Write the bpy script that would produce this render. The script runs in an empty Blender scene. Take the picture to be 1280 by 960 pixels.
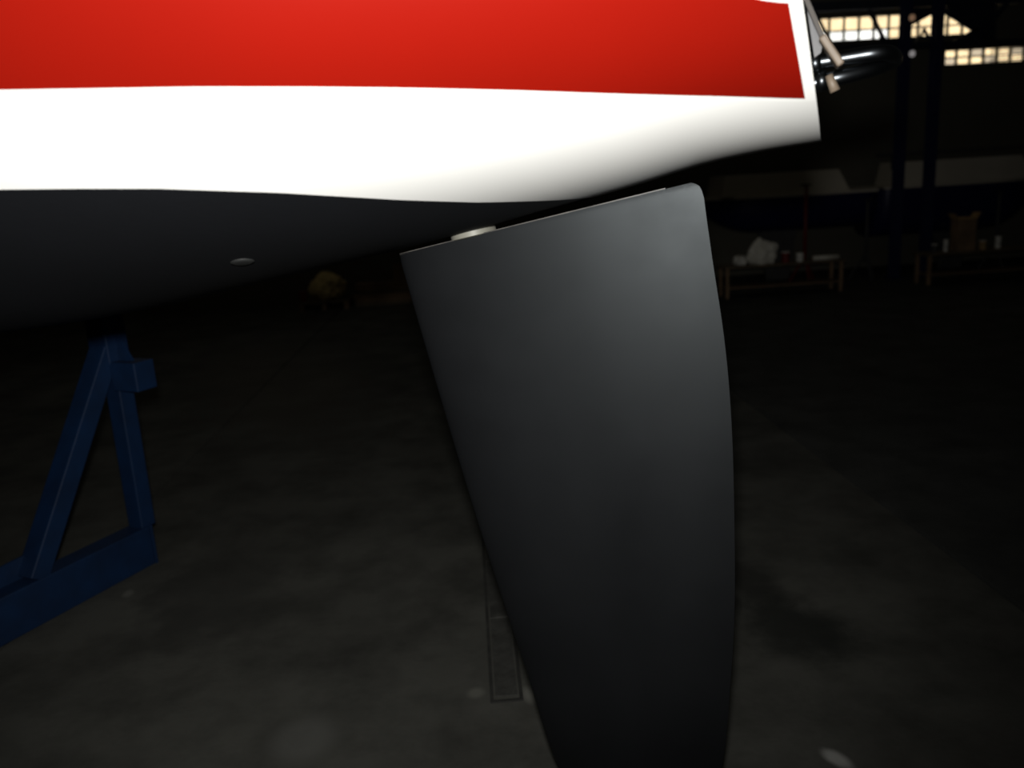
import bpy, bmesh, math, random
import numpy as np
from mathutils import Vector, Matrix

S = bpy.context.scene
COL = S.collection
random.seed(7)

# ------------------------------------------------------------------ camera, world, lights, exposure
F = 1036.0          # focal length in pixels of the 1280 wide frame
EYE = 1.65


def _rot(ax, a):
    a = math.radians(a); c, s = math.cos(a), math.sin(a)
    return np.array([[1, 0, 0], [0, c, -s], [0, s, c]] if ax == 'x' else [[c, -s, 0], [s, c, 0], [0, 0, 1]])


CM = _rot('z', -2.5) @ _rot('x', 76.5) @ _rot('z', -3.5)
CP = np.array([0.0, 0.0, EYE])
cam_data = bpy.data.cameras.new('camera')
cam = bpy.data.objects.new('camera', cam_data); COL.objects.link(cam)
cam.matrix_world = Matrix([list(CM[i]) + [CP[i]] for i in range(3)] + [[0, 0, 0, 1]])
cam_data.sensor_width = 36.0
cam_data.lens = F / 1280 * 36.0
cam_data.clip_end = 200
cam_data.dof.use_dof = True
cam_data.dof.focus_distance = 1.9
cam_data.dof.aperture_fstop = 2.4
S.camera = cam

W = bpy.data.worlds.new('world'); S.world = W; W.use_nodes = True
W.node_tree.nodes['Background'].inputs[0].default_value = (0.55, 0.6, 0.7, 1)
W.node_tree.nodes['Background'].inputs[1].default_value = 0.02

# the camera's own flash, a hand's breadth above the lens
fl = bpy.data.lights.new('flash', 'SPOT'); fl.energy = 208; fl.color = (1.0, 0.985, 0.94)
fl.shadow_soft_size = 0.035; fl.spot_size = math.radians(120); fl.spot_blend = 1.0
flash = bpy.data.objects.new('flash', fl); COL.objects.link(flash)
flash.location = (-0.01, 0.0, EYE + 0.125)
flash.rotation_euler = Vector((-0.09, 1.0, 0.01)).to_track_quat('-Z', 'Y').to_euler()


def overhead_fill(x, y, w, h, e):     # dim overhead fill, added under a closed roof without any opening
    l = bpy.data.lights.new('fill_light', 'AREA'); l.shape = 'RECTANGLE'; l.size = w; l.size_y = h
    l.energy = e; l.color = (1.0, 0.93, 0.74)
    o = bpy.data.objects.new('fill_light', l); COL.objects.link(o); o.location = (x, y, 5.2)


overhead_fill(-3, 9.5, 3, 4, 4.6)
overhead_fill(4, 10.5, 3, 4, 2.2)

S.view_settings.view_transform = 'Standard'
S.view_settings.look = 'None'
S.view_settings.exposure = 0.0
S.view_settings.gamma = 1.0
S.view_settings.use_curve_mapping = False


# ------------------------------------------------------------------ helpers
def ray(px, py):
    return CM @ np.array([(px - 640) / F, (480 - py) / F, -1.0])


def at(px, py, Y):               # world point on the plane y = Y
    d = ray(px, py); return Vector(CP + d * (Y / d[1]))


def onfloor(px, py, z=0.0):
    d = ray(px, py); return Vector(CP + d * ((z - EYE) / d[2]))


def mat(name, col, rough=0.5, metal=0.0, spec=0.5, noise=0.0, scale=8.0, bump=0.0, bscale=60.0, coat=0.0,
        emit=None, estr=0.0, col2=None):
    m = bpy.data.materials.new(name); m.use_nodes = True
    nt = m.node_tree; b = nt.nodes['Principled BSDF']
    b.inputs['Base Color'].default_value = (*col, 1); b.inputs['Roughness'].default_value = rough
    b.inputs['Metallic'].default_value = metal; b.inputs['Specular IOR Level'].default_value = spec
    b.inputs['Coat Weight'].default_value = coat
    tc = nt.nodes.new('ShaderNodeTexCoord')
    if noise > 0:
        n = nt.nodes.new('ShaderNodeTexNoise'); n.inputs['Scale'].default_value = scale; n.inputs['Detail'].default_value = 6
        nt.links.new(tc.outputs['Object'], n.inputs['Vector'])
        r = nt.nodes.new('ShaderNodeValToRGB')
        r.color_ramp.elements[0].position = 0.3; r.color_ramp.elements[1].position = 0.7
        a = [c * (1 - noise) for c in col]; z = list(col2) if col2 else [min(1, c * (1 + noise)) for c in col]
        r.color_ramp.elements[0].color = (*a, 1); r.color_ramp.elements[1].color = (*z, 1)
        nt.links.new(n.outputs['Fac'], r.inputs['Fac']); nt.links.new(r.outputs['Color'], b.inputs['Base Color'])
    if bump > 0:
        n2 = nt.nodes.new('ShaderNodeTexNoise'); n2.inputs['Scale'].default_value = bscale; n2.inputs['Detail'].default_value = 4
        nt.links.new(tc.outputs['Object'], n2.inputs['Vector'])
        bp = nt.nodes.new('ShaderNodeBump'); bp.inputs['Strength'].default_value = bump; bp.inputs['Distance'].default_value = 0.01
        nt.links.new(n2.outputs['Fac'], bp.inputs['Height']); nt.links.new(bp.outputs['Normal'], b.inputs['Normal'])
    if emit:
        b.inputs['Emission Color'].default_value = (*emit, 1); b.inputs['Emission Strength'].default_value = estr
    return m


def mk(name, verts, faces, m, parent=None, smooth=False, loc=None):
    me = bpy.data.meshes.new(name); me.from_pydata([tuple(v) for v in verts], [], faces); me.update()
    bm = bmesh.new(); bm.from_mesh(me); bmesh.ops.recalc_face_normals(bm, faces=bm.faces); bm.to_mesh(me); bm.free()
    if m: me.materials.append(m)
    for p in me.polygons: p.use_smooth = smooth
    o = bpy.data.objects.new(name, me); COL.objects.link(o)
    if parent: o.parent = parent
    if loc is not None: o.location = loc
    return o


def empty(name, loc=(0, 0, 0), rz=0.0):
    o = bpy.data.objects.new(name, None); COL.objects.link(o); o.location = loc; o.rotation_euler = (0, 0, rz)
    o.empty_display_size = 0.1
    return o


def tag(o, label=None, cat=None, group=None, kind=None):
    if label: o['label'] = label
    if cat: o['category'] = cat
    if group: o['group'] = group
    if kind: o['kind'] = kind
    return o


class MB:                        # collects primitives that make ONE mesh
    def __init__(s): s.v = []; s.f = []

    def add(s, v, f):
        n = len(s.v); s.v += [Vector(p) for p in v]; s.f += [tuple(i + n for i in q) for q in f]; return s

    def box(s, c, d, rot=None, bev=0.0):
        bm = bmesh.new(); bmesh.ops.create_cube(bm, size=1)
        for v in bm.verts: v.co = Vector((v.co.x * d[0], v.co.y * d[1], v.co.z * d[2]))
        if bev > 0: bmesh.ops.bevel(bm, geom=bm.edges[:], offset=bev, segments=2, affect='EDGES', profile=0.5)
        bm.verts.ensure_lookup_table()
        M = rot or Matrix.Identity(3)
        s.add([M @ v.co + Vector(c) for v in bm.verts], [tuple(v.index for v in f.verts) for f in bm.faces]); bm.free(); return s

    def bar(s, a, b, w, h, up=(0, 0, 1), bev=0.0):        # rectangular bar from a to b
        a, b = Vector(a), Vector(b); z = (b - a).normalized(); x = Vector(up).cross(z)
        if x.length < 1e-4: x = Vector((1, 0, 0))
        x.normalize(); y = z.cross(x)
        M = Matrix((x, y, z)).transposed()
        return s.box((a + b) / 2, (w, h, (b - a).length), M, bev)

    def tube(s, pts, r, n=12, cap=True):
        pts = [Vector(p) for p in pts]; rs = r if isinstance(r, (list, tuple)) else [r] * len(pts)
        rings = []; px = None
        for i, p in enumerate(pts):
            t = (pts[min(i + 1, len(pts) - 1)] - pts[max(i - 1, 0)]).normalized()
            if px is None:
                px = t.cross(Vector((0, 0, 1)))
                if px.length < 1e-3: px = t.cross(Vector((1, 0, 0)))
            px = (px - t * px.dot(t)).normalized(); py = t.cross(px)
            rings.append([p + (px * math.cos(2 * math.pi * k / n) + py * math.sin(2 * math.pi * k / n)) * rs[i] for k in range(n)])
        v = [q for g in rings for q in g]; f = []
        for i in range(len(rings) - 1):
            for k in range(n):
                f.append((i * n + k, i * n + (k + 1) % n, (i + 1) * n + (k + 1) % n, (i + 1) * n + k))
        if cap: f.append(tuple(range(n - 1, -1, -1))); f.append(tuple((len(rings) - 1) * n + k for k in range(n)))
        return s.add(v, f)

    def prism(s, poly, d):                                 # planar polygon thickened by vector d
        n = len(poly); p = [Vector(q) for q in poly]; d = Vector(d)
        return s.add(p + [q + d for q in p], [tuple(range(n - 1, -1, -1)), tuple(range(n, 2 * n))] +
                     [(i, (i + 1) % n, n + (i + 1) % n, n + i) for i in range(n)])

    def build(s, name, m, parent=None, smooth=False, loc=None):
        return mk(name, s.v, s.f, m, parent, smooth, loc)


def autosmooth(o, ang=40):
    for p in o.data.polygons: p.use_smooth = True
    try: o.data.set_sharp_from_angle(angle=math.radians(ang))
    except Exception: pass
    return o


def cr(xs, ys, x):               # Catmull-Rom style cubic through points
    xs = np.array(xs, float); ys = np.array(ys, float)
    m = np.gradient(ys, xs); x = np.clip(x, xs[0], xs[-1])
    i = np.clip(np.searchsorted(xs, x) - 1, 0, len(xs) - 2); h = xs[i + 1] - xs[i]; t = (x - xs[i]) / h
    return ((2 * t**3 - 3 * t**2 + 1) * ys[i] + (t**3 - 2 * t**2 + t) * h * m[i] + (-2 * t**3 + 3 * t**2) * ys[i + 1] + (t**3 - t**2) * h * m[i + 1])


# ------------------------------------------------------------------ materials
M = {}
M['red'] = mat('red_vinyl', (0.195, 0.0050, 0.0020), 0.3, spec=0.2, coat=0.0, noise=0.03, scale=3)
M['white'] = mat('white_gelcoat', (0.88, 0.88, 0.86), 0.30, noise=0.015, scale=2)
M['black'] = mat('black_antifouling', (0.0062, 0.0068, 0.0085), 0.6, spec=0.2, noise=0.12, scale=3, bump=0.05, bscale=90)
M['rudder'] = mat('rudder_paint', (0.0060, 0.0063, 0.0071), 0.47, spec=0.27, noise=0.16, scale=5)
_nt = M['rudder'].node_tree; _b = _nt.nodes['Principled BSDF']; _b.inputs['Specular Tint'].default_value = (0.86, 0.95, 1.0, 1)
_tc = _nt.nodes.new('ShaderNodeTexCoord'); _n = _nt.nodes.new('ShaderNodeTexNoise'); _n.inputs['Scale'].default_value = 4.5; _n.inputs['Detail'].default_value = 5
_r = _nt.nodes.new('ShaderNodeMapRange'); _r.inputs['To Min'].default_value = 0.38; _r.inputs['To Max'].default_value = 0.60
_nt.links.new(_tc.outputs['Object'], _n.inputs['Vector']); _nt.links.new(_n.outputs['Fac'], _r.inputs['Value']); _nt.links.new(_r.outputs['Result'], _b.inputs['Roughness'])
M['catch_light'] = mat('edge_catch_light', (0.060, 0.056, 0.052), 0.5, noise=0.5, scale=30)  # paler grey carries the rudder edge's catch light in its colour
M['bearing'] = mat('bearing_plastic', (0.20, 0.195, 0.165), 0.5, noise=0.15, scale=30)
M['chrome'] = mat('polished_steel', (0.075, 0.082, 0.09), 0.32, metal=1.0, noise=0.04, scale=20)
M['grey'] = mat('grey_metal', (0.052, 0.052, 0.056), 0.5, metal=0.2, noise=0.12, scale=14)
M['fitting'] = mat('dull_bronze', (0.018, 0.019, 0.019), 0.5, noise=0.2)
M['oldteak'] = mat('weathered_teak', (0.030, 0.022, 0.016), 0.6, noise=0.25, scale=18)
M['teak'] = mat('teak', (0.17, 0.13, 0.095), 0.55, noise=0.25, scale=18)
M['blue'] = mat('blue_steel', (0.0006, 0.0165, 0.061), 0.6, noise=0.22, scale=9, bump=0.08, bscale=40)
M['rubber'] = mat('black_rubber', (0.015, 0.015, 0.015), 0.8, noise=0.2)
M['girder'] = mat('girder_paint', (0.012, 0.016, 0.03), 0.6, noise=0.2, scale=3)
M['column'] = mat('column_paint', (0.005, 0.009, 0.05), 0.6, noise=0.2, scale=3)
M['wall'] = mat('hall_wall', (0.10, 0.094, 0.072), 0.85, noise=0.22, scale=0.7, bump=0.1, bscale=14)
M['roof'] = mat('roof_sheet', (0.03, 0.032, 0.04), 0.8, noise=0.2, scale=0.6)
M['joint'] = mat('joint_dirt', (0.030, 0.028, 0.025), 0.95, noise=0.3, scale=5)
M['plate'] = mat('cast_iron', (0.06, 0.06, 0.055), 0.7, metal=0.2, noise=0.3, scale=14, bump=0.3, bscale=90)
M['rim'] = mat('dark_iron', (0.04, 0.04, 0.037), 0.7, metal=0.2, noise=0.3, scale=14)
M['navy'] = mat('navy_gelcoat', (0.010, 0.012, 0.06), 0.35, noise=0.1)
M['cream'] = mat('cream_gelcoat', (0.50, 0.46, 0.38), 0.5, noise=0.1, scale=2)
M['iron'] = mat('keel_iron', (0.05, 0.05, 0.05), 0.7, noise=0.2)
M['redpaint'] = mat('red_paint', (0.16, 0.007, 0.004), 0.5, noise=0.15)
M['wood'] = mat('raw_wood', (0.12, 0.09, 0.055), 0.75, noise=0.3, scale=6)
M['darkwood'] = mat('brown_wood', (0.21, 0.135, 0.075), 0.75, noise=0.3, scale=6)
M['sack'] = mat('yellow_sack', (0.72, 0.56, 0.24), 0.7, noise=0.2, scale=6, bump=0.3, bscale=20)
M['plastic'] = mat('pale_plastic', (0.75, 0.74, 0.68), 0.5, noise=0.1)
M['tarp'] = mat('crumpled_sheet', (0.70, 0.68, 0.60), 0.6, noise=0.2, scale=5)
M['tan'] = mat('cardboard', (0.40, 0.26, 0.11), 0.8, noise=0.2)
M['lampbody'] = mat('lamp_body', (0.05, 0.05, 0.05), 0.5, noise=0.1)
M['frame'] = mat('window_steel', (0.06, 0.05, 0.04), 0.6, noise=0.2)


def pane_mat(name, c, s):
    m = mat(name, (0.5, 0.45, 0.35), 0.5, emit=c, estr=s)
    nt = m.node_tree; b = nt.nodes['Principled BSDF']
    n = nt.nodes.new('ShaderNodeTexNoise'); n.inputs['Scale'].default_value = 3.5; n.inputs['Detail'].default_value = 3
    tc = nt.nodes.new('ShaderNodeTexCoord'); nt.links.new(tc.outputs['Object'], n.inputs['Vector'])
    r = nt.nodes.new('ShaderNodeMapRange'); r.inputs['From Min'].default_value = 0.3; r.inputs['From Max'].default_value = 0.7
    r.inputs['To Min'].default_value = s * 0.8; r.inputs['To Max'].default_value = s * 1.2
    nt.links.new(n.outputs['Fac'], r.inputs['Value']); nt.links.new(r.outputs['Result'], b.inputs['Emission Strength'])
    return m


M['warm'] = pane_mat('warm_pane', (1.0, 0.77, 0.45), 1.35)
M['bright'] = pane_mat('clear_pane', (1.0, 1.0, 0.95), 1.6)
M['pale'] = pane_mat('pale_pane', (1.0, 0.82, 0.58), 0.62)
M['dimlamp'] = mat('dim_lamp', (0.5, 0.5, 0.5), 0.4, emit=(0.9, 0.85, 0.85), estr=0.20)
M['brownlamp'] = mat('brown_lamp', (0.4, 0.3, 0.2), 0.4, emit=(0.85, 0.5, 0.3), estr=0.16)


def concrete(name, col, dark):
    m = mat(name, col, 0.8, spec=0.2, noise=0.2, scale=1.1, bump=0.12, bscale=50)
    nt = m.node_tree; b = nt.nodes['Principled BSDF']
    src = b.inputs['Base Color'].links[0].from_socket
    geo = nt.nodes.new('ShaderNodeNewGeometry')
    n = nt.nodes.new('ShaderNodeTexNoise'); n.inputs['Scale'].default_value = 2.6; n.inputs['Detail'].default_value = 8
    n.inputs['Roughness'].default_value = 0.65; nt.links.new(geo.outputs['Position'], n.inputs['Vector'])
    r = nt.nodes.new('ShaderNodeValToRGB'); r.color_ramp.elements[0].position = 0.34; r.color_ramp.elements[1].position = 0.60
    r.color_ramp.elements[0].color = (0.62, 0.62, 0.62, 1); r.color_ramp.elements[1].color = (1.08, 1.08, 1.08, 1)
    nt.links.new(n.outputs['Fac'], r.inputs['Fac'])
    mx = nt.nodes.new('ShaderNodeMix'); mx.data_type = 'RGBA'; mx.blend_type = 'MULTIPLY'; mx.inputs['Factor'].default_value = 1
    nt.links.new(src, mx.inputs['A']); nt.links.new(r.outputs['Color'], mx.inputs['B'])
    out = mx.outputs['Result']
    # oil stains and paint spills at their places on the floor: (x, y, rx, ry, angle, colour)
    for (x, y, rx, ry, a, c, k) in dark:
        sp = nt.nodes.new('ShaderNodeVectorMath'); sp.operation = 'SUBTRACT'; sp.inputs[1].default_value = (x, y, 0)
        nt.links.new(geo.outputs['Position'], sp.inputs[0])
        mp = nt.nodes.new('ShaderNodeMapping'); mp.vector_type = 'TEXTURE'
        mp.inputs['Rotation'].default_value = (0, 0, a); mp.inputs['Scale'].default_value = (rx, ry, 1)
        nt.links.new(sp.outputs[0], mp.inputs['Vector'])
        ln = nt.nodes.new('ShaderNodeVectorMath'); ln.operation = 'LENGTH'; nt.links.new(mp.outputs[0], ln.inputs[0])
        ad = nt.nodes.new('ShaderNodeMath'); ad.operation = 'MULTIPLY_ADD'; ad.inputs[1].default_value = 1.5; ad.inputs[2].default_value = -0.75
        nt.links.new(n.outputs['Fac'], ad.inputs[0])
        a2 = nt.nodes.new('ShaderNodeMath'); a2.operation = 'ADD'
        nt.links.new(ln.outputs['Value'], a2.inputs[0]); nt.links.new(ad.outputs[0], a2.inputs[1])
        mr = nt.nodes.new('ShaderNodeMapRange'); mr.interpolation_type = 'SMOOTHSTEP'
        mr.inputs['From Min'].default_value = 1.15; mr.inputs['From Max'].default_value = 0.35
        mr.inputs['To Min'].default_value = 0; mr.inputs['To Max'].default_value = k
        nt.links.new(a2.outputs[0], mr.inputs['Value'])
        mm = nt.nodes.new('ShaderNodeMix'); mm.data_type = 'RGBA'; nt.links.new(mr.outputs['Result'], mm.inputs['Factor'])
        nt.links.new(out, mm.inputs['A']); mm.inputs['B'].default_value = (*c, 1); out = mm.outputs['Result']
    nt.links.new(out, b.inputs['Base Color'])
    return m


def st(px, py): p = onfloor(px, py); return p.x, p.y


M['slab'] = concrete('concrete', (0.080, 0.080, 0.071), [
    (*st(985, 780), 0.22, 0.34, 0.4, (0.02, 0.022, 0.02), 0.85), (*st(935, 725), 0.14, 0.3, 0.3, (0.028, 0.028, 0.026), 0.75),
    (*st(1045, 948), 0.035, 0.06, 0.5, (0.42, 0.42, 0.40), 0.9), (*st(225, 785), 0.10, 0.30, 0.2, (0.045, 0.045, 0.04), 0.6),
    (*st(270, 740), 0.35, 0.5, 0.2, (0.05, 0.05, 0.046), 0.6), (*st(380, 925), 0.12, 0.14, 0.2, (0.15, 0.15, 0.14), 0.5),
    (*st(160, 742), 0.03, 0.05, 0.2, (0.18, 0.18, 0.16), 0.7), (*st(595, 866), 0.04, 0.04, 0.2, (0.16, 0.16, 0.14), 0.7),
    (*st(660, 868), 0.03, 0.06, 0.2, (0.18, 0.18, 0.16), 0.8), (*st(350, 470), 0.9, 2.5, 0.3, (0.11, 0.10, 0.085), 0.5)])
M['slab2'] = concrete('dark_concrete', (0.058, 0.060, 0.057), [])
SL = [M['slab'], M['slab2']]

# ------------------------------------------------------------------ the hall
fb = MB().box((1.9, 4.2, -0.15), (23.4, 18.8, 0.1)).build('floor', M['joint']); tag(fb, kind='structure')
xe = [-9.8, -5.87, -1.94, 1.97, 5.9, 9.83, 13.6]; ye = [-5.2, 1.72, 13.6]
for i in range(6):
    for j in range(2):
        g = 0.011
        MB().box(((xe[i] + xe[i + 1]) / 2, (ye[j] + ye[j + 1]) / 2, -0.05), (xe[i + 1] - xe[i] - 2 * g, ye[j + 1] - ye[j] - 2 * g, 0.1), bev=0.0015
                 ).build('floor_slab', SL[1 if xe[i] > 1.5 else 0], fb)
YB = 13.3
tag(MB().box((1.9, -5.1, 2.7), (22.6, 0.2, 5.6)).build('wall_front', M['wall']), kind='structure')
tag(MB().box((-9.5, 4.2, 2.7), (0.2, 18.4, 5.6)).build('wall_left', M['wall']), kind='structure')
tag(MB().box((13.3, 4.2, 2.7), (0.2, 18.4, 5.6)).build('wall_right', M['wall']), kind='structure')
ce = tag(MB().box((1.9, 4.2, 5.6), (23, 18.8, 0.2)).build('ceiling', M['roof']), kind='structure')
for y in (1.5, 4, 6.5, 9, 11.5): MB().box((1.9, y, 5.42), (22.4, 0.10, 0.16)).build('purlin', M['roof'], ce)

# back wall, cut round the two strips of windows: rows of pieces in one wall mesh
def bx(px, py): return at(px, py, YB)


wl = bx(1018, 40).x; wr = bx(1221, 40).x; wt = bx(1100, 18).z; wb = bx(1100, 50).z
vl = bx(1179, 70).x; vr = bx(1330, 70).x; vt = bx(1235, 59).z; vb = bx(1235, 80).z
w = MB()
def wallbox(x0, x1, z0, z1): w.box(((x0 + x1) / 2, YB + 0.1, (z0 + z1) / 2), (x1 - x0, 0.2, z1 - z0))
xa, xb = -9.4, 13.2
wallbox(xa, xb, wt, 5.5); wallbox(xa, wl, wb, wt); wallbox(wr, xb, wb, wt)
wallbox(xa, xb, vt, wb); wallbox(xa, vl, vb, vt); wallbox(vr, xb, vb, vt); wallbox(xa, xb, -0.1, vb)
tag(w.build('wall_back', M['wall']), kind='structure')


def window(name, x0, x1, z0, z1, cols, rows, matf):
    fr = MB(); t = 0.022
    for x in (x0 + t / 2, x1 - t / 2): fr.box((x, YB + 0.02, (z0 + z1) / 2), (t, 0.1, z1 - z0))
    for z in (z0 + t / 2, z1 - t / 2): fr.box(((x0 + x1) / 2, YB + 0.02, z), (x1 - x0 - 2 * t, 0.1, t))
    f = tag(fr.build(name, M['frame']), kind='structure')
    cw = (x1 - x0) / cols
    for c in range(1, cols): MB().box((x0 + c * cw, YB + 0.02, (z0 + z1) / 2), (0.018, 0.08, z1 - z0 - 2 * t)).build('mullion', M['frame'], f)
    for r in rows[1:-1]: MB().box(((x0 + x1) / 2, YB + 0.012, z0 + (z1 - z0) * r), (x1 - x0 - 2 * t, 0.07, 0.018)).build('glazing_bar', M['frame'], f)
    for c in range(cols):
        for k in range(len(rows) - 1):
            a = x0 + c * cw + 0.008; b = a + cw - 0.016; p = z0 + (z1 - z0) * rows[k]; q = z0 + (z1 - z0) * rows[k + 1]
            MB().box(((a + b) / 2, YB + 0.05, (p + q) / 2), (b - a, 0.012, q - p - 0.016)).build('pane', matf(c, k), f)
    return f


ncol = round((wr - wl) / 0.226)
window('window_1', wl, wr, wb, wt, ncol, [0, 0.43, 1.0], lambda c, k: M['bright'] if (k == 0 and 0 <= c <= 4) else M['warm'])
w2 = window('window_2', vl, vr, vb, vt, round((vr - vl) / 0.222), [0, 0.5, 1.0], lambda c, k: M['warm'] if (c * 7 + k) % 3 else M['pale'])
for k in range(5):               # louvre blades in front of the right hand end
    z = vb + (vt - vb) * (0.12 + 0.17 * k); a = bx(1236, 70).x
    MB().bar((a, YB - 0.05, z), (vr, YB - 0.05, z + 0.02), 0.024, 0.014).build('louvre_blade', M['frame'], w2)

# lattice girder and its columns in front of the windows
YG = 12.0
def g(px, py): return at(px, py, YG)


gd = empty('lattice_girder', g(1150, 34)); gd.location = (g(1150, 34).x, YG, 0)
tag(gd, 'dark lattice roof girder with diagonals and gusset plates crossing the lit upper windows', 'girder')
gl = -gd.location
def part(mb, name, m, parent): return mb.build(name, m, parent, loc=gl)
part(MB().bar(g(960, 12), g(1275, -2), 0.11, 0.12), 'top_chord', M['girder'], gd)
part(MB().bar(g(960, 62), g(1330, 51), 0.09, 0.075), 'bottom_chord', M['girder'], gd)
for a, b_, wd in [((1086, 12), (1109, 57), 0.09), ((1094, 15), (1097, 31), 0.03), ((1018, 15), (1040, 56), 0.08), ((1143, 56), (1157, 36), 0.06), ((1166, 54), (1154, 36), 0.07),
                  ((1260, 2), (1216, 52), 0.12), ((1182, 15), (1222, 40), 0.10), ((1222, 36), (1188, 55), 0.10)]:
    part(MB().bar(g(*a), g(*b_), wd * .48, wd * .48, up=(0, 1, 0)), 'diagonal', M['girder'], gd)
for poly in [[(1128, 38), (1128, 10), (1176, 10), (1166, 18)], [(1128, 34), (1146, 55), (1128, 56)], [(1184, 20), (1184, 8), (1245, 4), (1245, 52), (1217, 38)],
             [(1217, 38), (1245, 56), (1190, 56)], [(1102, 58), (1099, 45), (1107, 49), (1128, 50), (1128, 58)]]:
    part(MB().prism([g(*p) for p in poly], (0, 0.012, 0)), 'gusset_plate', M['girder'], gd)
for nm, x0, x1, lab in [('steel_column', 1126, 1137, 'left of the two dark blue steel columns, in front of the lit windows'),
                        ('steel_column', 1166, 1177, 'right of the two dark blue steel columns, nearer the picture edge')]:
    a = at(x0, 40, 11.7); b_ = at(x1, 40, 11.7); cx = (a.x + b_.x) / 2; wd = b_.x - a.x
    c = tag(empty(nm, (cx, 11.7, 0)), lab, 'column', 'blue hall columns')
    MB().box((0, -0.055, 2.74), (wd, 0.010, 5.48)).build('flange', M['column'], c)
    MB().box((0, 0.055, 2.74), (wd, 0.010, 5.48)).build('flange', M['column'], c)
    MB().box((0, 0, 2.74), (0.010, 0.10, 5.48)).build('web', M['column'], c)
    MB().box((0, 0, 0.011), (wd + 0.08, 0.2, 0.018)).build('base_plate', M['column'], c)
for px, py, m, lab in [(1140.5, 22, M['brownlamp'], 'dim brownish round lamp high beside the left blue column'),
                       (1140.5, 67, M['dimlamp'], 'dim grey round lamp beside the left blue column below the windows')]:
    p = at(px, py, 11.6); l = tag(empty('round_lamp', p), lab, 'lamp', 'round lamps on the blue column')
    MB().tube([(0, 0.01, 0), (0, 0.06, 0)], [0.05, 0.025], 16).build('housing', M['lampbody'], l)
    MB().tube([(0, 0, 0), (0, 0.01, 0)], 0.042, 16).build('lens', m, l)
    q = at(1132, py, 11.65) - p
    MB().bar((0, 0.05, 0), (q.x, 0.05, 0), 0.015, 0.015).build('bracket', M['lampbody'], l)

# ------------------------------------------------------------------ the yacht
TH = math.radians(22.276)
O = Vector(at(690, 275, 1.75))
ux = np.array([math.cos(TH), -math.sin(TH), 0]); vx = np.array([-math.sin(TH), -math.cos(TH), 0])
boat = empty('sailing_yacht', (O.x, O.y, 0), -TH)     # local x = aft, local -y = the side we see
tag(boat, 'white sailing yacht with red stripe, black underbody and deep dark rudder, seen at its stern', 'boat')


def L(u, v, z): return Vector((u, -v, z))


ku = [-7.875, -5.25, -3.5, -2.625, -2.1, -1.575, -1.295, -1.0281, -0.7875, -0.56, -0.35, -0.175, 0.0175, 0.1837, 0.3097, 0.4139, 0.5197, 0.6125]
kz = [1.95, 1.45, 1.3019, 1.2919, 1.3169, 1.3519, 1.3708, 1.4059, 1.447, 1.4876, 1.5252, 1.5587, 1.6002, 1.6371, 1.6664, 1.6823, 1.6927, 1.7037]
def keel(u): return float(cr(ku, kz, u))
def beam(u): return 1.02375 * float(cr([-9, -7, -5, -3.5, -2.5, -1.5, -.8, -.2, .3, .6], [.02, .70, 1.15, 1.3, 1.28, 1.15, .97, .78, .59, .47], u / .875))
def bilge(u): return 1.4875 * float(cr([-9, -3, -1.5, -.5, .3, .6], [.75, .68, .58, .44, .33, .27], u / .875))
def vv(u, z):
    k = keel(u); h = bilge(u); s = min(1, max(0, (z - k) / h))
    return beam(u) * (1 - (1 - s)**2.0)**(1 / 2.35) + .06 * max(0, z - k - h)
def zw(u): return float(np.interp(u, [-9, -1.6, -.6392, -.5379, -.4341, -.2849, -.187, -.1393, -.0411, .0409, .1], [1.84, 1.735, 1.6882, 1.6827, 1.6758, 1.6592, 1.6442, 1.6363, 1.6231, 1.6175, 1.614]))
def zs(u): return float(np.interp(u, [-9, -1.5, -.5191, -.3982, -.2774, -.1334, -.0375, .11, .2634, .3724, .4917], [2.1, 1.852, 1.8123, 1.8073, 1.8026, 1.795, 1.7894, 1.7796, 1.7679, 1.7596, 1.7489]))
def zt(u): return float(np.interp(u, [-9, -.5, .2, .37, .4439, .4692], [2.3, 1.965, 1.912, 1.892, 1.8705, 1.8664]))
def sheer(u): return 2.38 + .014 * u * u
def hit(px, py):
    d = ray(px, py)
    for t in np.arange(.4, 4, .002):
        p = CP + d * t; r = p - np.array(O); u = float(r @ ux); v = float(r @ vx)
        if p[2] > keel(u) and v < vv(u, p[2]): return u, v, p[2]


_tp = [hit(x, y) for x, y in [(1003, 1), (1010.5, 50), (1017.5, 100), (1021.5, 140)]] + [(.5205, 0, keel(.5205))]
_tz = [p[2] for p in _tp][::-1]; _tu = [p[0] for p in _tp][::-1]
_A = np.polyfit(_tz, _tu, 1)
def ut(z): return float(np.polyval(_A, z))
U0 = ut(keel(.52))


def hp(us, z, off=0.0):          # hull point; the aft stations lean with the raked transom
    u = us * ut(z) / U0 if us > 0 else us
    return L(u, vv(us, z) + off, z)


US = sorted(set(np.round(np.concatenate([np.linspace(-7.8, -2.2, 24), np.linspace(-2.0, -.6, 26), np.linspace(-.55, U0, 56)]), 4)))


def sheet(lo, hi, n, pw, us, off=0.0, ends=False):
    V = []; Fc = []
    for s in (1, -1):
        base = len(V)
        for u in us:
            a, b_ = lo(u), hi(u)
            for j in range(n + 1):
                p = hp(u, a + (b_ - a) * (j / n)**pw, off); V.append((p.x, p.y * s, p.z))
        for i in range(len(us) - 1):
            for j in range(n):
                q = base + i * (n + 1) + j; Fc.append((q, q + 1, q + n + 2, q + n + 1))
    return V, Fc


kw = [u for u in US if keel(u) < zw(u)]
lo_, hi_ = kw[-1], U0
for _ in range(40):
    md = (lo_ + hi_) / 2
    if keel(md) < zw(md): lo_ = md
    else: hi_ = md
kw.append(lo_)
US = sorted(US + [lo_])
def z0(u): return max(zw(u), keel(u))


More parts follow.
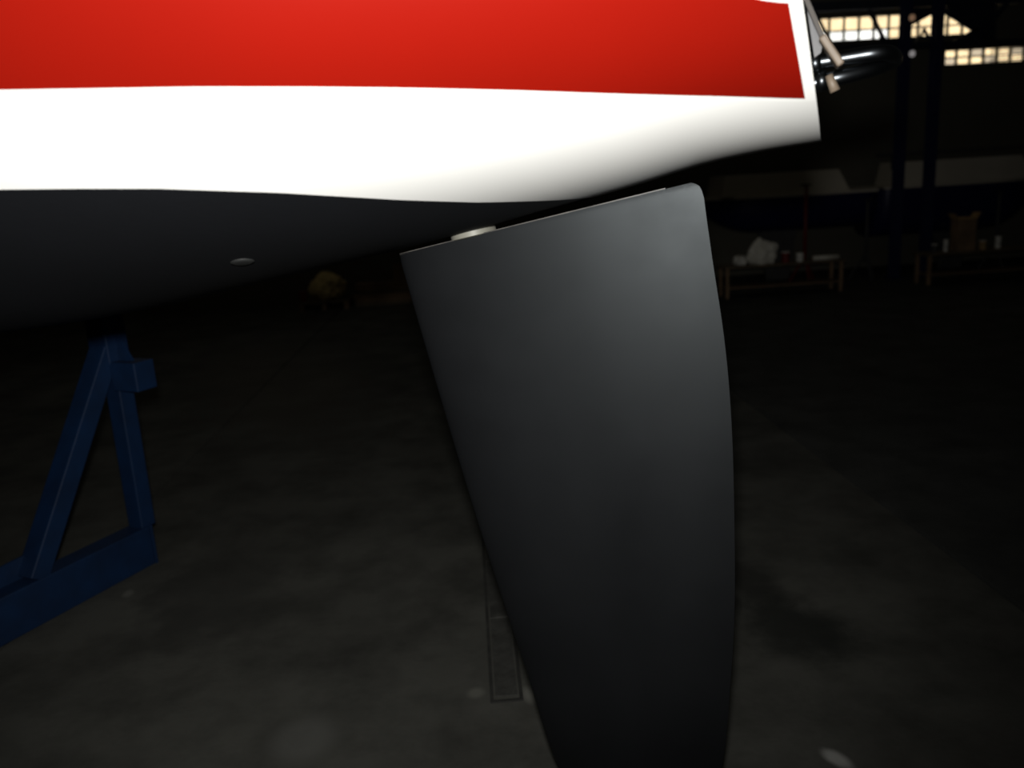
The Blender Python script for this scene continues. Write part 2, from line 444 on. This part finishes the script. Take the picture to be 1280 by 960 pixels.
def weld(o):
    bm = bmesh.new(); bm.from_mesh(o.data); bmesh.ops.remove_doubles(bm, verts=bm.verts, dist=1e-5)
    bmesh.ops.recalc_face_normals(bm, faces=bm.faces); bm.to_mesh(o.data); bm.free(); return o


V, Fc = sheet(keel, zw, 26, 2.0, kw); under = weld(mk('underbody', V, Fc, M['black'], boat, True)); tag(under, 'black antifouled underbody')
V1, F1 = sheet(z0, zs, 30, 1.5, US); V2, F2 = sheet(zs, sheer, 12, 1.0, US)
top = weld(mk('topside', V1 + V2, F1 + [tuple(i + len(V1) for i in f) for f in F2], M['white'], boat, True)); tag(top, 'glossy white topsides')
su = [u for u in US if u < .47] + [.473]
for s in (1, -1):
    V, Fc = [], []; n = 12
    def su_end(u, z): return u
    for u in su:
        a, b_ = zs(u), zt(u)
        for j in range(n + 1):
            z = a + (b_ - a) * j / n
            # the stripe stops short of the transom along a line parallel to it
            us = u
            if u > .2: us = .2 + (u - .2) * (.5015 + (z - 1.8586) * -.02 - .2) / (.473 - .2)
            p = hp(us, z, .0012); V.append((p.x, p.y * s, p.z))
    for i in range(len(su) - 1):
        for j in range(n):
            q = i * (n + 1) + j; Fc.append((q, q + 1, q + n + 2, q + n + 1))
    tag(mk('stripe', V, Fc, M['red'], boat, True), 'broad red stripe')
# transom and deck
zr = [keel(U0) + (sheer(.5) - keel(U0)) * (j / 30)**1.8 for j in range(31)]
V = []
for z in zr:
    p = hp(U0, z)
    for k in range(9):
        t = -1 + k / 4; V.append((p.x + .003 * (1 - t * t), p.y * t, z))
Fc = [(i * 9 + k, i * 9 + k + 1, (i + 1) * 9 + k + 1, (i + 1) * 9 + k) for i in range(30) for k in range(8)]
mk('transom', V, Fc, M['white'], boat, True)
V = []
for u in US:
    p = hp(u, sheer(u)); V += [(p.x, p.y, p.z), (p.x, 0, p.z + .05), (p.x, -p.y, p.z)]
mk('deck', V, [(i * 3 + k, i * 3 + k + 1, i * 3 + k + 4, i * 3 + k + 3) for i in range(len(US) - 1) for k in (0, 1)], M['white'], boat, True)

# log fitting in the underbody
hu, hv, hz = hit(303, 327)
e = .01
dv = (vv(hu, hz + e) - vv(hu, hz - e)) / (2 * e); du = (vv(hu + e, hz) - vv(hu - e, hz)) / (2 * e)
nrm = Vector((-du, -1, -dv)).normalized(); nrm = Vector((-du, -1.0, -dv)).normalized()
pc = L(hu, hv, hz)
tag(MB().tube([pc - nrm * .02, pc + nrm * .002, pc + nrm * .004], [.022, .022, .014], 20).build('through_hull_fitting', M['fitting'], boat, True), 'small grey flush fitting')

# rudder: a lofted foil
hh = [0, .010, .022, .05, .10, .20, .46, .70, .87, .95, 1.0]
LEu = [-.3579, -.357, -.3555, -.3475, -.333, -.3026, -.2129, -.1152, -.0461, .01, .09]; LEz = [1.5132, 1.506, 1.492, 1.455, 1.390, 1.253, .8661, .4893, .2414, .15, .10]
TEu = [.2860, .2995, .3070, .3142, .3252, .3483, .3699, .3635, .330, .28, .20]; TEz = [1.6330, 1.6275, 1.6155, 1.570, 1.4897, 1.329, .9336, .56, .27, .165, .105]
N = 28; xs = [(1 - math.cos(math.pi * i / N)) / 2 for i in range(N + 1)]
def foil(x): return 5 * (.2969 * math.sqrt(x) - .126 * x - .3516 * x * x + .2843 * x**3 - .1036 * x**4) + .03 * x
V = []; Fc = []; hs = sorted(set([0, .006, .012, .02, .03] + list(np.round(np.linspace(.06, 1, 48), 4)))); n = 2 * N + 1 + 1
for h in hs:
    a = (float(cr(hh, LEu, h)), float(cr(hh, LEz, h))); b_ = (float(cr(hh, TEu, h)), float(cr(hh, TEz, h)))
    ch = math.dist(a, b_); tc = .105 * ch
    ring = [(x, foil(x) * tc) for x in xs[::-1]] + [(x, -foil(x) * tc) for x in xs[1:]] + [(1.0, 0.0)]
    for x, y in ring: V.append((a[0] + (b_[0] - a[0]) * x, y, a[1] + (b_[1] - a[1]) * x))
n = len(ring)
for i in range(len(hs) - 1):
    for k in range(n):
        Fc.append((i * n + k, i * n + (k + 1) % n, (i + 1) * n + (k + 1) % n, (i + 1) * n + k))
Fc += [tuple(range(n)), tuple((len(hs) - 1) * n + k for k in range(n))]
rud = autosmooth(mk('rudder', V, Fc, M['rudder'], boat, True), 50); tag(rud, 'deep dark grey spade rudder')
# lighter grey strip painting the catch light along the rudder's top edge
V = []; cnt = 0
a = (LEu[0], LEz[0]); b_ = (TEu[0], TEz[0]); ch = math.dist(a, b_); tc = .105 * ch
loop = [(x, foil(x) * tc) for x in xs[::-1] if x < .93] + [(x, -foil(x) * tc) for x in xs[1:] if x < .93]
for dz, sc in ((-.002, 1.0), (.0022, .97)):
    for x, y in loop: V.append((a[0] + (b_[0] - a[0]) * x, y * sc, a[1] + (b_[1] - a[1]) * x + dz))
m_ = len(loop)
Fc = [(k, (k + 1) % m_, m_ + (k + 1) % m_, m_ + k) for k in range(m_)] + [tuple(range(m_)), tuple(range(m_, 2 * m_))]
tag(mk('top_edge', V, Fc, M['catch_light'], rud), 'thin pale top edge with painted catch light')
bs = L(-.181, 0, 0)
tag(MB().tube([(bs.x, 0, 1.50), (bs.x, 0, 1.61)], .030, 24).build('rudder_stock', M['chrome'], rud, True), 'steel rudder stock')
up = Vector((-.18, 0, 1)).normalized(); c0 = Vector((bs.x + .004, 0, 1.550))
tag(autosmooth(MB().tube([c0 - up * .004, c0 - up * .002, c0 + up * .009, c0 + up * .011], [.046, .050, .050, .045], 28).build('bearing_ring', M['bearing'], rud)), 'off-white plastic bearing ring')

# boarding ladder on the transom
lad = empty('boarding_ladder', (0, 0, 0)); lad.parent = boat; tag(lad, 'chrome boarding ladder with wooden tread')
def bl(px, py, v):               # pixel -> boat coordinates on the lengthwise plane v
    d = ray(px, py); p0 = np.array(O) + vx * v; t = np.dot(vx, p0 - CP) / np.dot(vx, d)
    r = CP + d * t - np.array(O); return L(float(r @ ux), v, r[2] + O.z)


def curve(p, k=6):
    r = []
    for i in range(len(p) - 1):
        for j in range(k):
            t = j / k; q = [p[max(i - 1, 0)], p[i], p[i + 1], p[min(i + 2, len(p) - 1)]]
            r.append(.5 * ((2 * q[1]) + (q[2] - q[0]) * t + (2 * q[0] - 5 * q[1] + 4 * q[2] - q[3]) * t * t + (3 * q[1] - q[0] - 3 * q[2] + q[3]) * t**3))
    return r + [p[-1]]


MB().tube(curve([bl(1006, 81, .16), bl(1024, 78, .16), bl(1060, 72, .16), bl(1100, 66, .16), bl(1116, 69, .12), bl(1118, 76, .06)]), .0125, 16).build('rail', M['chrome'], lad, True)
MB().tube(curve([bl(1014, 105, .16), bl(1030, 101, .16), bl(1056, 95, .16), bl(1090, 86, .14), bl(1112, 78, .10), bl(1118, 76, .06)]), .0125, 16).build('rail', M['chrome'], lad, True)
for px, py in ((1019, 79.5), (1027, 101.5)):
    MB().tube([bl(px - 7, py + 1.5, .16), bl(px + 7, py - 1.5, .16)], .0165, 16).build('socket', M['chrome'], lad, True)
tr = MB().bar(bl(1027, 47, .21), bl(1051, 83, .21), .012, .05, up=(0, 1, 0), bev=.003).build('tread', M['teak'], lad); tag(tr, 'pale wooden tread')
MB().prism([bl(1006, -12, .20), bl(1013, 40, .20), bl(1018, 72, .20), bl(1026, 66, .20), bl(1029, 50, .20), bl(1005, -12, .20)], (0, .02, 0)).build('side_plate', M['grey'], lad)
MB().bar(bl(1003, -10, .205), bl(1030, 52, .205), .007, .03, up=(0, 1, 0)).build('trim_strip', M['oldteak'], lad)
MB().tube([bl(1036, 94, .2), bl(1040, 104, .2), bl(1044, 114, .2)], [.006, .007, .008], 14).build('foot', M['teak'], lad, True)

# ------------------------------------------------------------------ blue cradle under the yacht
eR = onfloor(195, 704); eL = onfloor(0, 810)
dr = (eL - eR).normalized(); prp = Vector((-dr.y, dr.x, 0)); prp = prp if prp.x > 0 else -prp      # prp points aft, to the face we see
crd = empty('boat_cradle', (eR.x, eR.y, 0), 0); ang = math.atan2(dr.y, dr.x); crd.rotation_euler = (0, 0, ang)
tag(crd, 'blue steel boat cradle with A-shaped props standing on the floor under the hull', 'cradle')
BW, BH = .11, .19
def cl(p): q = p - Vector((eR.x, eR.y, 0)); return Vector((q.dot(dr), q.dot(Vector((-dr.y, dr.x, 0))), q.z))
sgn = 1 if Vector((-dr.y, dr.x, 0)).dot(prp) > 0 else -1
yc = -sgn * BW / 2
MB().box((1.6, yc, BH / 2), (3.2, BW, BH), bev=.006).build('base_beam', M['blue'], crd)
def onbeam(px, py):              # pixel onto the upright plane through the beam's middle
    p0 = Vector((eR.x, eR.y, 0)) - prp * BW / 2; d = Vector(ray(px, py)); c = Vector(CP)
    return cl(c + d * ((p0 - c).dot(prp) / d.dot(prp)))


apex = onbeam(137, 440); lf = onbeam(44, 741); rf = onbeam(180, 668)


def hull_z(p):                   # underside of the hull over a cradle point
    wp = Vector((eR.x, eR.y, 0)) + dr * p.x + Vector((-dr.y, dr.x, 0)) * p.y - Vector((O.x, O.y, 0))
    u = wp.x * ux[0] + wp.y * ux[1]; v = abs(wp.x * vx[0] + wp.y * vx[1]); z = keel(u)
    while vv(u, z) < v and z < 2.4: z += .002
    return z


vmid = -(Vector((eR.x, eR.y, 0)) - Vector((O.x, O.y, 0))).dot(Vector(vx)) / dr.dot(Vector(vx))   # where the beam passes below the centreline
for s in (0, 1):
    mx = (lambda p: p) if s == 0 else (lambda p: Vector((2 * vmid - p.x, p.y, p.z)))
    A, Lf, Rf = mx(apex), mx(lf), mx(rf)
    topz = min(hull_z(Vector((A.x + a_, yc + c_, 0))) for a_ in (-.08, 0, .08) for c_ in (-.06, .06)) - .034
    MB().bar((A.x, yc, A.z - .05), (A.x, yc, topz - .02), .115, .115, up=(0, 1, 0), bev=.005).build('post', M['blue'], crd)
    MB().bar((A.x + (.02 if s == 0 else -.02), yc, A.z + .02), (Lf.x, yc, BH - .005), .085, .098, up=(0, 1, 0), bev=.005).build('leg', M['blue'], crd)
    MB().bar((A.x - (.02 if s == 0 else -.02), yc, A.z + .02), (Rf.x, yc, BH - .005), .080, .088, up=(0, 1, 0), bev=.005).build('leg', M['blue'], crd)
    z_ = A.z - .10
    MB().box((A.x, yc + sgn * .125, z_), (.11, .15, .13), bev=.005).build('side_socket', M['blue'], crd)
    MB().prism([(A.x - .006, yc + sgn * .055, z_ + .20), (A.x - .006, yc + sgn * .055, z_ + .065), (A.x - .006, yc + sgn * .14, z_ + .065)], (.012, 0, 0)).build('gusset', M['blue'], crd)
    d_ = 1 if s == 0 else -1
    MB().prism([(Lf.x - .03 * d_, yc - sgn * .045, BH), (Lf.x + .45 * d_, yc - sgn * .045, BH), (Lf.x + .45 * d_, yc - sgn * .045, BH + .07), (Lf.x - .02 * d_, yc - sgn * .045, BH + .09)], (0, .01 * sgn, 0)).build('foot_plate', M['blue'], crd)
    MB().box((A.x, yc, topz + .005), (.16, .12, .05), bev=.01).build('pad', M['rubber'], crd)
MB().box((-.006, yc, BH / 2), (.012, BW + .012, BH + .01), bev=.002).build('end_plate', M['blue'], crd)

# ------------------------------------------------------------------ drain cover in the floor behind the rudder
a = onfloor(613, 880); b_ = onfloor(655, 880); ln = 1.6; wd = b_.x - a.x
dc = tag(empty('drain_cover', ((a.x + b_.x) / 2, a.y, 0)), 'narrow dark iron drain cover let into the concrete behind the rudder', 'drain')
for x in (-wd / 2 + .006, wd / 2 - .006): MB().box((x, ln / 2, .003), (.012, ln, .006)).build('rim', M['rim'], dc)
for y in (.006, ln - .006): MB().box((0, y, .003), (wd - .024, .012, .006)).build('rim', M['rim'], dc)
for k in range(3):
    l3 = (ln - .05) / 3; MB().box((0, .03 + l3 * (k + .5), .0022), (wd - .036, l3 - .012, .0044)).build('cover_plate', M['plate'], dc)

# ------------------------------------------------------------------ far end of the hall
def far_boat(px0, px1, ydeck, ykeel, ycab, Y, label, flip):
    a = at(px0, ydeck, Y); b_ = at(px1, ydeck, Y); zb = at((px0 + px1) / 2, ykeel, Y).z; zd = (a.z + b_.z) / 2; zc = at((px0 + px1) / 2, ycab, Y).z
    ln_ = b_.x - a.x; t = tag(empty('stored_boat', ((a.x + b_.x) / 2, Y + .55, 0)), label, 'boat', 'navy boats stored at the far wall')
    V = []; n = 16; r = 10
    for i in range(n + 1):
        s = i / n; x = -ln_ / 2 + ln_ * s; q = s if not flip else 1 - s
        bw = .52 * (1 - max(0, (q - .55) / .45)**2.2) + .01; kz_ = zb + (zd - zb) * .85 * max(0, (q - .6) / .4)**2.5
        for j in range(r + 1):
            th = math.pi * j / r; cy = math.cos(th); V.append((x, math.copysign(abs(cy)**.7, cy) * bw, zd - (zd - kz_) * abs(math.sin(th))**.8))
    f = [(i * (r + 1) + j, i * (r + 1) + j + 1, (i + 1) * (r + 1) + j + 1, (i + 1) * (r + 1) + j) for i in range(n) for j in range(r)]
    f += [tuple(range(r + 1)), tuple(n * (r + 1) + j for j in range(r + 1))]
    mk('hull', V, f, M['navy'], t, True)
    V = []
    for i in range(n + 1):
        s = i / n; q = s if not flip else 1 - s; bw = .52 * (1 - max(0, (q - .55) / .45)**2.2) + .01; x = -ln_ / 2 + ln_ * s
        V += [(x, -bw - .02, zd - .02), (x, -bw - .02, zd + .02), (x, bw + .02, zd + .02), (x, bw + .02, zd - .02)]
    f = [(i * 4 + k, i * 4 + (k + 1) % 4, (i + 1) * 4 + (k + 1) % 4, (i + 1) * 4 + k) for i in range(n) for k in range(4)] + [(0, 1, 2, 3), tuple(n * 4 + k for k in range(4))]
    mk('deck', V, f, M['cream'], t)
    MB().add([(-ln_ * .38, -.40, zd + .02), (ln_ * .36, -.40, zd + .02), (ln_ * .36, .40, zd + .02), (-ln_ * .38, .40, zd + .02),
              (-ln_ * .36, -.36, zc), (ln_ * .30, -.36, zc), (ln_ * .30, .36, zc), (-ln_ * .36, .36, zc)],
             [(0, 1, 2, 3), (4, 5, 6, 7), (0, 1, 5, 4), (1, 2, 6, 5), (2, 3, 7, 6), (3, 0, 4, 7)]).build('cabin', M['cream'], t)
    MB().prism([(-.3, -.03, zb + .05), (.3, -.03, zb + .05), (.18, -.03, 0), (-.16, -.03, 0)], (0, .06, 0)).build('keel', M['iron'], t)
    return t, zc


t1, z1 = far_boat(1106, 1330, 228, 291, 197, 11.95, 'small navy boat with pale cabin stored at the far right end of hall', False)
MB().bar((-1.25, -.1, z1 + .12), (1.3, -.1, z1 + .12), .05, .05).build('boom', M['iron'], t1)
MB().bar((-1.0, -.1, z1 - .1), (-1.0, -.1, z1 + .12), .04, .04).build('crutch', M['iron'], t1)
t2, z2 = far_boat(880, 1098, 244, 291, 215, 11.95, 'small navy boat with cream cabin stored behind the rudder and red prop', True)


def stand(px, ytop, Y, m, lab):
    p = at(px, ytop, Y); s = tag(empty('boat_prop', (p.x, Y, 0)), lab, 'boat stand', 'props under the stored boats')
    MB().tube([(0, 0, .28), (0, 0, p.z)], .022, 12).build('screw_post', m, s, True)
    MB().box((0, .02, p.z + .01), (.12, .11, .02)).build('pad', M['rubber'], s)
    for k in range(3):
        an = k * 2.094 + .5; MB().tube([(0, 0, .40), (.22 * math.cos(an), .22 * math.sin(an), .01)], .013, 8).build('leg', m, s)


stand(1008, 232, 11.8, M['redpaint'], 'red boat prop at the side of the left navy boat')
stand(1085, 250, 11.8, M['iron'], 'dark boat prop under the end of the left navy boat')
stand(1250, 240, 11.8, M['iron'], 'dark boat prop under the right navy boat')


def bench(px0, px1, Y, lab):
    a = at(px0, 320, Y); b_ = at(px1, 320, Y); ln_ = b_.x - a.x; h = .42
    t = tag(empty('workbench', ((a.x + b_.x) / 2, Y, 0)), lab, 'workbench', 'benches at the far end')
    for k in range(3): MB().box((0, -.13 + .13 * k, h - .012), (ln_, .122, .024)).build('plank', M['wood'], t)
    for sx in (-1, 1):
        for sy in (-1, 1): MB().box((sx * (ln_ / 2 - .05), sy * .15, (h - .024) / 2), (.04, .04, h - .024)).build('leg', M['darkwood'], t)
    MB().box((0, 0, .13), (ln_ - .1, .27, .016)).build('shelf', M['darkwood'], t)
    return h


BY = 11.0
h1 = bench(900, 1050, BY, 'low wooden workbench cluttered with pale sheets, beyond the rudder')
h2 = bench(1150, 1300, BY, 'low wooden workbench with pots standing on it, far right')


def pot(px, r, h, m, lab, zb, nm='paint_pot', cat='pot', grp=None, dy=0.0):
    r *= .5; h *= .5
    p = at(px, 310, BY + dy); t = tag(empty(nm, (p.x, BY + dy, zb)), lab, cat, grp)
    autosmooth(MB().tube([(0, 0, 0), (0, 0, h), ], [r * .9, r], 16).build('body', m, t))
    MB().tube([(0, 0, h), (0, 0, h + .01)], [r * 1.06, r * 1.04], 16).build('lid', M['plastic'], t)
    MB().tube(curve([Vector((r, 0, h * .9)), Vector((r * .8, -r * .5, h * .55)), Vector((0, -r * 1.05, h * .42)), Vector((-r * .8, -r * .5, h * .55)), Vector((-r, 0, h * .9))], 4), .003, 6).build('handle', M['iron'], t)


def crumple(px, w_, h_, m, lab, zb, nm, cat, seed, dy=0.0, dep=.26, Y=None):
    rnd = random.Random(seed); Y = Y or BY + dy; p = at(px, 310, Y)
    bm = bmesh.new(); bmesh.ops.create_icosphere(bm, subdivisions=3, radius=1)
    for v in bm.verts:
        k = 1 + .16 * math.sin(5 * v.co.x + seed) * math.sin(4 * v.co.y + 2 * v.co.z) + rnd.uniform(-.09, .09)
        v.co = Vector((v.co.x * k * w_ / 2, v.co.y * k * dep / 2, max(0, (v.co.z * k + .72) / 1.75) * h_))
    me = bpy.data.meshes.new(nm); bm.to_mesh(me); bm.free(); me.materials.append(m)
    o = bpy.data.objects.new(nm, me); COL.objects.link(o); o.location = (p.x, Y, zb); tag(o, lab, cat); return o


crumple(953, .40, .33, M['tarp'], 'crumpled pale sheet heaped on the left workbench', h1, 'crumpled_sheet', 'sheet', 3)
crumple(925, .16, .13, M['plastic'], 'small pale bag left of the crumpled sheet heap', h1, 'bag', 'bag', 5)
pot(982, .11, .26, M['redpaint'], 'red pot on the left workbench beside the crumpled sheet', h1)
pot(1000, .10, .2, M['plastic'], 'pale pot on the left workbench right of the red pot', h1)
t = tag(empty('paper_roll', (at(1030, 312, BY).x, BY - .05, h1)), 'pale roll lying on the right end of left workbench', 'roll')
MB().tube([(-.17, 0, .032), (.18, 0, .032)], .03, 14).build('body', M['tarp'], t, True); MB().tube([(-.175, 0, .032), (-.165, 0, .032)], .012, 10).build('core', M['tan'], t)
for k, (px, r, hh_, mm, lab) in enumerate([(1168, .08, .2, M['iron'], 'dark pot at the left end of the right workbench'), (1182, .06, .3, M['plastic'], 'tall slim pale pot on the right workbench'),
                                           (1228, .10, .22, M['tan'], 'tan pot in the middle of the right workbench'), (1247, .08, .30, M['plastic'], 'pale pot right of the tan pot on workbench')]):
    pot(px, r, hh_, mm, lab, h2)
p = at(1205, 300, BY)
t = tag(empty('cardboard_box', (p.x, BY + .03, h2)), 'tall tan cardboard box on the right workbench', 'box')
MB().box((0, 0, .21), (.25, .18, .42)).build('body', M['darkwood'], t)
for s in (-1, 1): MB().bar((s * .124, 0, .418), (s * .18, 0, .50), .18, .004, up=(1, 0, 0)).build('flap', M['tan'], t)
MB().box((0, 0, .42), (.21, .15, .05)).build('packing', M['tan'], t)

# left: timber, pallet and yellow sack against the far wall, seen below the hull
YP = 12.7
p = at(408, 372, YP)
t = tag(empty('pallet', (p.x, YP, 0)), 'low wooden pallet under the yellow sack at the far wall', 'pallet')
for k in range(6): MB().box((0, -.25 + .10 * k, .115), (.75, .07, .018)).build('slat', M['wood'], t)
for k in range(3): MB().box((-.33 + .33 * k, 0, .053), (.07, .57, .106)).build('bearer', M['darkwood'], t)
crumple(404, .50, .42, M['sack'], 'bulging yellow sack on the pallet seen under the hull', .124, 'sack', 'sack', 9, Y=YP, dep=.36)
c = at(380, 350, YP)
t = tag(empty('fuel_can', (c.x - .02, YP - .05, .124)), 'small red fuel can left of the yellow sack', 'can')
MB().box((0, 0, .08), (.11, .08, .16), bev=.01).build('body', M['redpaint'], t); MB().tube([(.03, 0, .155), (.05, 0, .19)], .01, 8).build('spout', M['iron'], t)
rnd = random.Random(4); p = at(492, 360, YP); zz = 0.0; k = 0
for row in range(6):
    for j in range(2):
        o = MB().box((0, 0, .028), (1.1, .14, .056), bev=.005).build('timber_plank', M['darkwood'] if (row + j) % 3 else M['wood'], None, loc=(p.x + rnd.uniform(-.06, .06), YP - .08 + .16 * j, .001 + row * .057))
        side = 'front' if j == 0 else 'rear'
        tag(o, f'thick brown plank, {side} one in the {["bottom", "second", "third", "fourth", "fifth", "top"][row]} layer of the timber stack', 'plank', 'planks in the timber stack')
p = at(505, 330, YP)
t = tag(empty('crate', (p.x, YP, .344)), 'brown wooden crate on the timber stack beside the rudder', 'crate')
for z in (.04, .12, .20):
    for s in (-1, 1): MB().box((0, s * .13, z), (.33, .01, .07)).build('slat', M['darkwood'], t)
    for s in (-1, 1): MB().box((s * .16, 0, z), (.01, .25, .07)).build('slat', M['darkwood'], t)
MB().box((0, 0, .007), (.31, .25, .01)).build('bottom', M['darkwood'], t)
